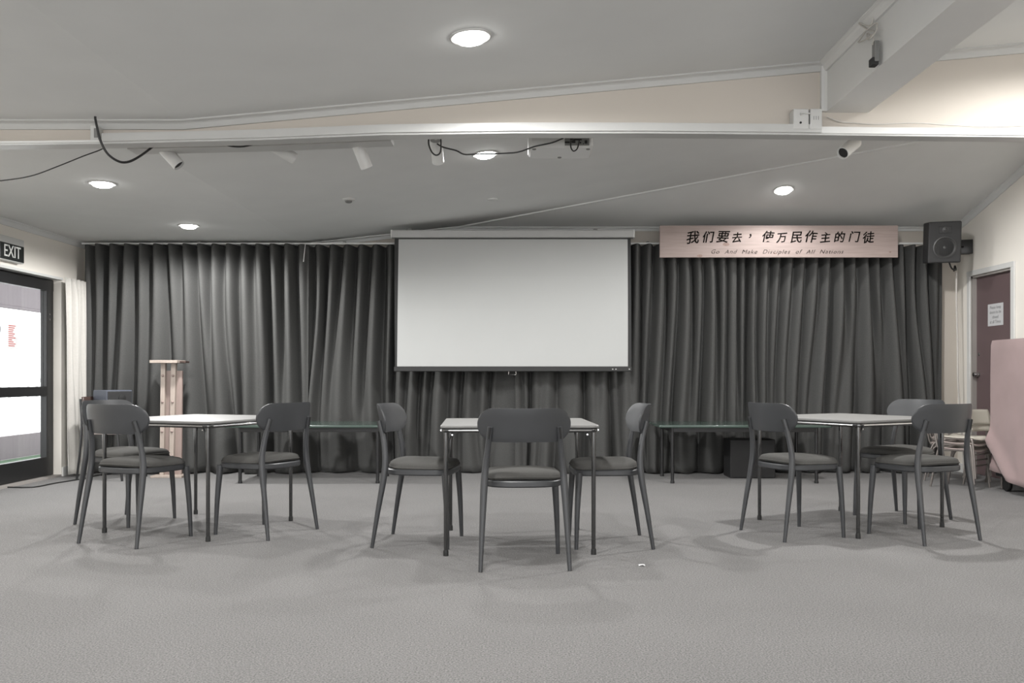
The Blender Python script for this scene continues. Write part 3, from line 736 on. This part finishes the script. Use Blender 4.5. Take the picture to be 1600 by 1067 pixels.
def make_chair():
    t = thing('dining_chair', '', 'chair', (0, 0, 0))
    # seat frame
    bm = B(); slab(bm, superpts(.208, -.190, .208, 4.4, 48, 3.0), .408, .442, .006); obj('seat_frame', bm, M_plastic, t)
    # cushion
    bm = B(); ol = superpts(.203, -.172, .204, 4.6, 56, 3.6); rings = []
    for f, z in ((.94, .446), (.985, .449), (1.0, .456), (.995, .466), (.97, .478), (.90, .487), (.75, .493), (.5, .496), (.22, .497)):
        rings.append([bm.verts.new((x * f, .012 + (y - .012) * f, z - .010 * max(0, (abs(x) / .2) ** 3) * f - .006 * max(0, (y / .2) ** 3))) for x, y in ol])
    for a, b in zip(rings, rings[1:]):
        for k in range(56): bm.faces.new((a[k], a[(k + 1) % 56], b[(k + 1) % 56], b[k]))
    bm.faces.new(rings[0][::-1]); bm.faces.new(rings[-1])
    cu = obj('cushion', bm, M_fabric, t, True, 180)
    bm = B(); pts = [(x * 1.0, y, .459 - .010 * (abs(x) / .2) ** 3 - .006 * max(0, (y / .2) ** 3)) for x, y in ol]; pts.append(pts[0])
    tube(bm, pts, .0042, 8, caps=False); obj('piping', bm, M_fabric, cu)
    # backrest: wide shell with rounded ends, curved round the sitter
    HWb, zb, zt = .236, .638, .808
    def hbt(x):
        u = HWb - abs(x); rt, rb = .080, .088
        top = zt - (rt - sqrt(max(0, rt * rt - (rt - u) ** 2)) if u < rt else 0)
        bot = zb + (rb - sqrt(max(0, rb * rb - (rb - u) ** 2)) if u < rb else 0)
        return top, bot
    bm = B(); nxc = 44; nz_ = 8; fr = []; bk = []
    for i in range(nxc + 1):
        x = -HWb * cos(pi * i / nxc) * .9995
        tp_, bt_ = hbt(x)
        if tp_ - bt_ < .01: c_ = (tp_ + bt_) / 2; tp_, bt_ = c_ + .005, c_ - .005
        cf = []; cb = []
        for j in range(nz_ + 1):
            z = bt_ + (tp_ - bt_) * j / nz_
            y = -.222 - (z - .64) * .20 + 1.45 * x * x
            th = .0055 if 0 < j < nz_ and 0 < i < nxc else .0035
            cf.append(bm.verts.new((x, y + th, z))); cb.append(bm.verts.new((x, y - th, z)))
        fr.append(cf); bk.append(cb)
    for g in (fr, bk):
        for i in range(nxc):
            for j in range(nz_): bm.faces.new((g[i][j], g[i + 1][j], g[i + 1][j + 1], g[i][j + 1]))
    for i in range(nxc):
        bm.faces.new((fr[i][0], fr[i + 1][0], bk[i + 1][0], bk[i][0])); bm.faces.new((fr[i][nz_], fr[i + 1][nz_], bk[i + 1][nz_], bk[i][nz_]))
    for i in (0, nxc):
        for j in range(nz_): bm.faces.new((fr[i][j], fr[i][j + 1], bk[i][j + 1], bk[i][j]))
    obj('backrest', bm, M_plastic, t, True, 60)
    # legs
    for s in (-1, 1):
        bm = B()
        p = spline([(s * .222, -.236, 0), (s * .213, -.205, .20), (s * .203, -.172, .40), (s * .196, -.166, .50), (s * .183, -.180, .61), (s * .173, -.206, .715)], 5)
        R_ = [.0105 + .0085 * min(1, q.z / .42) if q.z < .42 else .019 - .0055 * (q.z - .42) / .29 for q in p]
        tube(bm, p, R_, 14, 1.0, (0, 1, 0)); lg = obj('leg', bm, M_plastic, t, True, 60)
        bm = B(); tube(bm, [(s * .174, -.2185, .713), (s * .181, -.2035, .655)], .0050, 8, 1.0); obj('fixing_slot', bm, M_rubber, lg)
        bm = B()
        p = spline([(s * .210, .195, 0), (s * .202, .188, .22), (s * .190, .176, .425)], 6)
        tube(bm, p, [.011 + .0085 * min(1, q.z / .42) for q in p], 14, 1.0, (0, 1, 0)); obj('leg', bm, M_plastic, t, True, 60)
    return t

C0 = make_chair()
chairs = [((-.1895, 4.358), (.2575, 4.387), 'charcoal dining chair facing away, tucked at near side of the centre card table', 'c'),
          ((-.770, 5.430), (-.827, 4.975), 'charcoal dining chair at centre table, on the glass door side, seen from its side', 'c'),
          ((.755, 4.925), (.738, 5.395), 'charcoal dining chair at centre table, on the mauve door side, seen from its side', 'c'),
          ((-2.548, 5.115), (-2.137, 4.943), 'charcoal dining chair at table by glass door, its full back towards the viewer', 'l'),
          ((-2.754, 6.190), (-2.900, 5.785), 'charcoal dining chair half hidden behind another chair at the glass door table', 'l'),
          ((-1.470, 5.208), (-1.278, 5.590), 'charcoal dining chair at glass door table, standing nearest the centre table', 'l'),
          ((1.4016, 5.566), (1.5516, 5.147), 'charcoal dining chair at table by mauve door, standing nearest the centre table', 'r'),
          ((2.311, 5.030), (2.727, 5.208), 'charcoal dining chair nearest viewer at the mauve door table', 'r'),
          ((2.918, 5.984), (2.733, 6.354), 'charcoal dining chair at far side of mauve door table, showing its front', 'r')]
GN = {'c': 'chairs around the centre card table', 'l': 'chairs around the card table by the glass door', 'r': 'chairs around the card table by the mauve door'}
for i, (l_, r_, lb, g) in enumerate(chairs):
    lx, ly = l_; rx, ry = r_
    fx, fy = -(ry - ly), rx - lx; L_ = sqrt(fx * fx + fy * fy); fx /= L_; fy /= L_
    loc = ((lx + rx) / 2 + fx * .236, (ly + ry) / 2 + fy * .236, 0); rz = atan2(-fx, fy)
    if i == 0:
        C0.location = loc; C0.rotation_euler = (0, 0, rz); C0['label'] = lb; C0['group'] = GN[g]
    else: dup(C0, loc, rz, lb, GN[g])

# ================================================================== CARD TABLES
def rrect(hw, hd, c, n=5):
    out = []
    for qx, qy, a0 in ((1, 1, 0), (-1, 1, 90), (-1, -1, 180), (1, -1, 270)):
        for k in range(n + 1):
            a = radians(a0 + 90 * k / n); out.append((qx * (hw - c) + c * cos(a), qy * (hd - c) + c * sin(a)))
    return out
def make_table():
    t = thing('card_table', '', 'table', (0, 0, 0))
    bm = B(); slab(bm, rrect(.430, .430, .035), .688, .703, .004); obj('table_top', bm, M_vinyl, t)['label'] = 'pale vinyl top'
    bm = B(); slab(bm, rrect(.424, .424, .035), .664, .690, .008); obj('apron_rail', bm, M_blackgloss, t)['label'] = 'black metal edge rail'
    bm = B(); 
    for s in (-1, 1):
        tube(bm, [(-.385, s * .426, .6755), (.385, s * .426, .6755)], .0055, 8); tube(bm, [(s * .426, -.385, .6755), (s * .426, .385, .6755)], .0055, 8)
    obj('rim_highlight', bm, M_chrome, t)['label'] = 'bright strip as highlight along the black edge rail'  # chrome strips stand in for the highlight on the glossy black rail
    for sx_ in (-1, 1):
        for sy_ in (-1, 1):
            x, y = sx_ * .400, sy_ * .400
            bm = B(); tube(bm, [(x, y, .67), (x, y, .03), (x, y, .0)], [.0125, .0115, .0115], 14); lg = obj('leg', bm, M_blackgloss, t)
            bm = B(); lathe(bm, [(.0145, 0), (.0145, .02), (.0125, .032)], 14, Matrix.Translation((x, y, 0))); obj('foot_cap', bm, M_rubber, lg)
            bm = B(); tube(bm, [(x - sx_ * .008, y, .575), (x - sx_ * .016, y, .62), (x - sx_ * .038, y, .672)], .0045, 8, 1.0)
            obj('folding_brace', bm, M_black, lg)
            bm = B(); lathe(bm, [(.005, -.008), (.006, 0), (.005, .008)], 12, Matrix.Translation((x - sx_ * .034, y, .652)) @ Matrix.Rotation(pi / 2, 4, 'X')); obj('rivet', bm, M_chrome, lg)
    return t
T0 = make_table(); T0.location = (-.0095, 5.178, 0); T0.rotation_euler = (0, 0, radians(2.6))
T0['label'] = 'square card table with pale top in the centre, before the projection screen'; T0['group'] = 'square card tables'
dup(T0, (-2.045, 5.696, 0), radians(-21.5), 'square card table with pale top nearest the glass door')
dup(T0, (2.175, 5.82, 0), radians(30), 'square card table with pale top nearest the mauve door')

# low green tables before the curtain
def low_table(x0, x1, y0, y1, label, first=[None]):
    cx, cy = (x0 + x1) / 2, (y0 + y1) / 2; hw, hd = (x1 - x0) / 2, (y1 - y0) / 2
    t = thing('low_table', label, 'table', (cx, cy, 0), 0, 'low green tables before the curtain')
    bm = B(); slab(bm, rrect(hw, hd, .03), .508, .532, .004); obj('table_top', bm, M_green, t)['label'] = 'glossy dark green top'
    bm = B(); 
    for s in (-1, 1):
        box(bm, -hw + .12, hw - .12, s * (hd - .06) - .012, s * (hd - .06) + .012, .465, .510, .002); box(bm, s * (hw - .13) - .012, s * (hw - .13) + .012, -hd + .06, hd - .06, .465, .510, .002)
    obj('frame', bm, M_black, t, smooth=False)
    for a in (-1, 1):
        for b in (-1, 1):
            bm = B(); tube(bm, [(a * (hw - .13), b * (hd - .06), .50), (a * (hw - .13), b * (hd - .06), 0)], .016, 12); lg = obj('leg', bm, M_black, t)
            bm = B(); lathe(bm, [(.019, 0), (.019, .018), (.017, .024)], 12, Matrix.Translation((a * (hw - .13), b * (hd - .06), 0))); obj('foot_cap', bm, M_rubber, lg)
    return t
low_table(-2.66, -1.15, 7.97, 8.67, 'low dark green table between glass door card table and projection screen')
low_table(1.27, 2.84, 7.97, 8.67, 'low dark green table between projection screen and mauve door card table')
bm = B(); box(bm, 2.02, 2.45, 8.42, 8.70, 0, .37, .01); bxk = tag(obj('storage_box', bm, M_speaker, None, False), 'dark box standing under the low green table beneath timber sign', 'box')

# ================================================================== TIMBER STAND
ts = thing('timber_stand', 'pale timber stand with small top shelf and two bolted rails before curtain', 'stand', (-3.345, 8.55, 0))
def lx_(px): return (px - 810) * 8.55 / 1380 + 3.345
def lz_(y): return CAMZ + (590 - y) * 8.55 / 1380
bm = B(); pts = [(lx_(252), .0), (lx_(282), .0), (lx_(283.5), lz_(579)), (lx_(258), lz_(579))]
f_ = [bm.verts.new((x, .02, z)) for x, z in pts]; g_ = [bm.verts.new((x, .045, z)) for x, z in pts]
bm.faces.new(f_); bm.faces.new(g_[::-1])
for k in range(4): bm.faces.new((f_[k], g_[k], g_[(k + 1) % 4], f_[(k + 1) % 4]))
obj('back_board', bm, M_pine2, ts, smooth=False)['label'] = 'pinkish back board'
for a, b in (((250.5, 256.5), (252.5, 259.5)), ((265, 271.5), (268.5, 275.8))):
    bm = B(); pts = [(lx_(a[0]), .0), (lx_(a[1]), .0), (lx_(b[1]), lz_(567)), (lx_(b[0]), lz_(567))]
    f_ = [bm.verts.new((x, -.02, z)) for x, z in pts]; g_ = [bm.verts.new((x, .02, z)) for x, z in pts]
    bm.faces.new(f_); bm.faces.new(g_[::-1])
    for k in range(4): bm.faces.new((f_[k], g_[k], g_[(k + 1) % 4], f_[(k + 1) % 4]))
    r_ = obj('rail', bm, M_pine, ts, smooth=False)
    for y in (587, 628, 674, 712):
        t = (738 - y) / 171; xm = (lx_((a[0] + a[1]) / 2) * (1 - t) + lx_((b[0] + b[1]) / 2) * t)
        bm = B(); lathe(bm, [(.013, 0), (.013, .004), (.006, .012), (.003, .012)], 12, Matrix.Translation((xm, -.02, lz_(y))) @ Matrix.Rotation(pi / 2, 4, 'X')); obj('bolt', bm, M_pine2, r_)
bm = B(); box(bm, lx_(241.5), lx_(284), -.12, .10, lz_(567.5), lz_(563), .003); sh = obj('top_shelf', bm, M_pine, ts, smooth=False)
bm = B(); box(bm, lx_(280), lx_(293), -.05, .05, lz_(567), lz_(564), .003); obj('shelf_end', bm, M_darkwood, sh, smooth=False)
bm = B(); box(bm, lx_(241), lx_(290), -.10, .12, 0, .02, .003); obj('foot', bm, M_pine, ts, smooth=False)

# ================================================================== CORNER BY THE CREAM CURTAIN
ec = thing('wooden_chair', 'dark framed chair with brown backrest standing against cream curtain', 'chair', (-3.86, 8.42, 0), radians(-100))
bm = B()
g = []
for j in range(5):
    r_ = []
    for i in range(11):
        x = -.19 + .038 * i; z = .60 + .045 * j; r_.append(bm.verts.new((x, -.20 - .1 * (z - .6) + .5 * x * x, z)))
    g.append(r_)
for j in range(4):
    for i in range(10): bm.faces.new((g[j][i], g[j][i + 1], g[j + 1][i + 1], g[j + 1][i]))
o = obj('backrest', bm, M_darkwood, ec); o.modifiers.new('thickness', 'SOLIDIFY').thickness = .014
bm = B(); slab(bm, superpts(.2, -.19, .20, 4, 32), .43, .455, .008); obj('seat', bm, M_shell_pink, ec)['label'] = 'pale seat'
for s in (-1, 1):
    bm = B(); tube(bm, spline([(s * .19, -.25, 0), (s * .19, -.20, .44), (s * .185, -.215, .76)], 6), .011, 10); obj('leg', bm, M_black, ec)
    bm = B(); tube(bm, [(s * .19, .22, 0), (s * .185, .17, .435)], .011, 10); obj('leg', bm, M_black, ec)

bs_ = thing('speaker_box', 'dark speaker box sitting on the wooden chair beside cream curtain', 'speaker', (-3.875, 8.44, .457), radians(55))
bm = B(); box(bm, -.13, .13, -.115, .12, 0, .385, .008); obj('cabinet', bm, M_speaker2, bs_, smooth=False)
bm = B(); box(bm, -.120, .120, -.123, -.113, .012, .373, .004); gr = obj('front_baffle', bm, M_speaker, bs_, smooth=False)
bm = B(); lathe(bm, [(.085, 0), (.087, .006), (.075, .008), (.05, -.006), (.02, -.01), (.002, -.006)], 28, Matrix.Translation((0, -.123, .13)) @ Matrix.Rotation(pi / 2, 4, 'X')); obj('woofer', bm, M_cone, gr)
bm = B(); lathe(bm, [(.035, 0), (.036, .006), (.026, .008), (.002, .010)], 24, Matrix.Translation((0.02, -.123, .31)) @ Matrix.Rotation(pi / 2, 4, 'X')); obj('tweeter', bm, M_rubber, gr)

# floor cable
def fp(px, y):
    d = 1324.8 / (y - 590); return Vector(((px - 810) * d / 1380, d, .006))
fc_ = [fp(-40, 762), fp(0, 762), fp(40, 762.5), fp(60, 761), fp(85, 756), fp(110, 752), fp(135, 748), fp(150, 744), Vector((-4.05, 8.78, .006))]
bm = B(); tube(bm, spline(fc_, 8), .006, 8); tag(obj('floor_cable', bm, M_cable_b), 'black cable lying across the carpet by the glass door', 'cable')
bm = B(); p = fp(1003, 884); 
vs = [bm.verts.new((p.x + .017 * cos(a) * (1 + .4 * noise.noise(Vector((a, 3, 1)))), p.y + .012 * sin(a), .004 + .004 * sin(3 * a))) for a in [2 * pi * k / 9 for k in range(9)]]
c_ = bm.verts.new((p.x, p.y, .010))
for k in range(9): bm.faces.new((vs[k], vs[(k + 1) % 9], c_))
tag(obj('paper_scrap', bm, M_paper, None, False), 'tiny white paper scrap on carpet in front of centre table', 'scrap')

# ================================================================== CORNER BY THE MAUVE DOOR
def kid_chair(label, m, loc, rz, group):
    t = thing('school_chair', label, 'chair', loc, rz, group)
    # seat shell
    bm = B(); g = []
    for j in range(9):
        v = j / 8; y = -.15 + .31 * v; r_ = []
        for i in range(9):
            u = i / 8 * 2 - 1; hw = .155 * (1 - .10 * abs(2 * v - 1) ** 4)
            r_.append(bm.verts.new((u * hw, y, .345 + .015 * u * u - .012 * sin(pi * v) - (.02 * ((v - .8) / .2) ** 2 if v > .8 else 0))))
        g.append(r_)
    for j in range(8):
        for i in range(8): bm.faces.new((g[j][i], g[j][i + 1], g[j + 1][i + 1], g[j + 1][i]))
    o = obj('seat', bm, m, t); o.modifiers.new('thickness', 'SOLIDIFY').thickness = .008
    bm = B(); g = []
    for j in range(7):
        v = j / 6; z = .475 + .135 * v; r_ = []
        for i in range(11):
            u = i / 10 * 2 - 1; hw = .15 * (1 - .12 * abs(2 * v - 1) ** 4)
            r_.append(bm.verts.new((u * hw, -.165 - .03 * v + .03 * u * u, z)))
        g.append(r_)
    for j in range(6):
        for i in range(10): bm.faces.new((g[j][i], g[j][i + 1], g[j + 1][i + 1], g[j + 1][i]))
    o = obj('backrest', bm, m, t); o.modifiers.new('thickness', 'SOLIDIFY').thickness = .008
    for s in (-1, 1):
        bm = B(); tube(bm, spline([(s * .17, .16, 0), (s * .155, .13, .30), (s * .145, .10, .330), (s * .135, .0, .332), (s * .135, -.13, .335), (s * .135, -.165, .40), (s * .135, -.187, .58)], 6), .009, 10); obj('leg', bm, M_steel, t)
        bm = B(); tube(bm, spline([(s * .17, -.20, 0), (s * .155, -.15, .25), (s * .14, -.10, .325)], 6), .009, 10); obj('leg', bm, M_steel, t)
    bm = B(); tube(bm, [(-.152, .14, .20), (.152, .14, .20)], .007, 8); obj('crossbar', bm, M_steel, t)
    return t
KG = 'stacked small school chairs by the mauve door'
K1 = kid_chair('pale pink small school chair, lower one of the pair against the corner', M_shell_pink, (4.05, 8.30, 0), radians(-120), KG)
dup(K1, (4.055, 8.295, .05), radians(-119), 'pale pink small school chair, upper one of the pair against the corner')
K2 = kid_chair('pale pink small school chair at bottom of the stack beside covered trolley', M_shell_pink, (3.89, 7.74, 0), radians(-140), KG)
dup(K2, (3.895, 7.735, .05), radians(-139), 'pale pink small school chair in middle of the stack beside covered trolley')
K3 = kid_chair('cream small school chair on top of the stack beside covered trolley', M_shell_cream, (3.90, 7.73, .10), radians(-138), KG)
dup(K3, (4.25, 7.86, .06), radians(-150), 'cream small school chair showing only its backrest edge behind mauve cloth')
dup(K3, (4.25, 7.86, 0), radians(-150), 'cream small school chair under another one, behind mauve cloth')

# covered trolley
ct = thing('covered_trolley', 'tall trolley draped in mauve cloth standing by the mauve door', 'trolley', (4.245, 6.75, 0))
bm = B(); box(bm, -.17, .17, -.80, .80, .12, 1.262, .01); obj('body', bm, M_black, ct, smooth=False)
for a in (-1, 1):
    for b in (-1, 1):
        bm = B(); lathe(bm, [(.05, -.016), (.055, -.008), (.055, .008), (.05, .016)], 18, Matrix.Translation((a * .12, b * .7, .055)) @ Matrix.Rotation(pi / 2, 4, 'Y'))
        box(bm, a * .12 - .02, a * .12 + .02, b * .7 - .03, b * .7 + .03, .085, .13); obj('wheel', bm, M_rubber, ct)
bm = B(); rows = 26
per = []
def side_pts():
    P = []
    n = 60
    for k in range(n + 1): P.append((-1, .83 - 1.66 * k / n))       # left face, back to front
    return P
# profile across: perimeter of the box footprint
foot = []
hwx, hdy = .19, .83
N1, N2 = 70, 20
for k in range(N1): foot.append((-hwx, hdy - 2 * hdy * k / N1, (-1, 0)))
for k in range(N2): foot.append((-hwx + 2 * hwx * k / N2, -hdy, (0, -1)))
for k in range(N1): foot.append((hwx, -hdy + 2 * hdy * k / N1, (1, 0)))
for k in range(N2): foot.append((hwx - 2 * hwx * k / N2, hdy, (0, 1)))
grid = []
for j in range(rows + 1):
    t = j / rows; r_ = []
    for x, y, n in foot:
        hem = .17 - .19 * (hdy - y) * .9 if n[0] == -1 else (.16 if n[1] == 1 else .05)
        hem = max(.03, hem)
        z = 1.278 + (hem - 1.278) * t
        s_ = noise.noise(Vector((x * 2 + 3, y * 2.4 + t * 1.2, 2))) * .035 * t + noise.noise(Vector((x * 5, y * 7 + 2 * t, 8))) * .012 * t
        # a diagonal tuck on the near lower part
        dgl = (z - (.42 - .9 * (hdy - y))) 
        s_ += .045 * math.exp(-(dgl / .07) ** 2) * (1 if n[0] == -1 else .3) - .03 * math.exp(-((dgl + .12) / .06) ** 2) * (1 if n[0] == -1 else .3)
        s_ += .012 * t
        if t == 0: s_ = -.01
        if n[0] == 1: s_ = min(s_, .01)
        z += -.006 * noise.noise(Vector((x * 3, y * 3, 1))) 
        r_.append(bm.verts.new((x + n[0] * s_, y + n[1] * s_, z)))
    grid.append(r_)
nf = len(foot)
for j in range(rows):
    for k in range(nf): bm.faces.new((grid[j][k], grid[j][(k + 1) % nf], grid[j + 1][(k + 1) % nf], grid[j + 1][k]))
bm.faces.new(grid[0])
cl = obj('cloth_cover', bm, M_mauve, ct, True, 60); cl.modifiers.new('thickness', 'SOLIDIFY').thickness = .003
cl['label'] = 'mauve cloth draped over the trolley'
bm = B(); box(bm, -.14, .15, -.78, .34, 1.287, 1.302, .004); tag(obj('black_folder', bm, M_black, None, False), 'flat black panel lying on top of the mauve cloth', 'panel')
bpy.data.objects['black_folder'].location = (4.245, 6.75, 0)
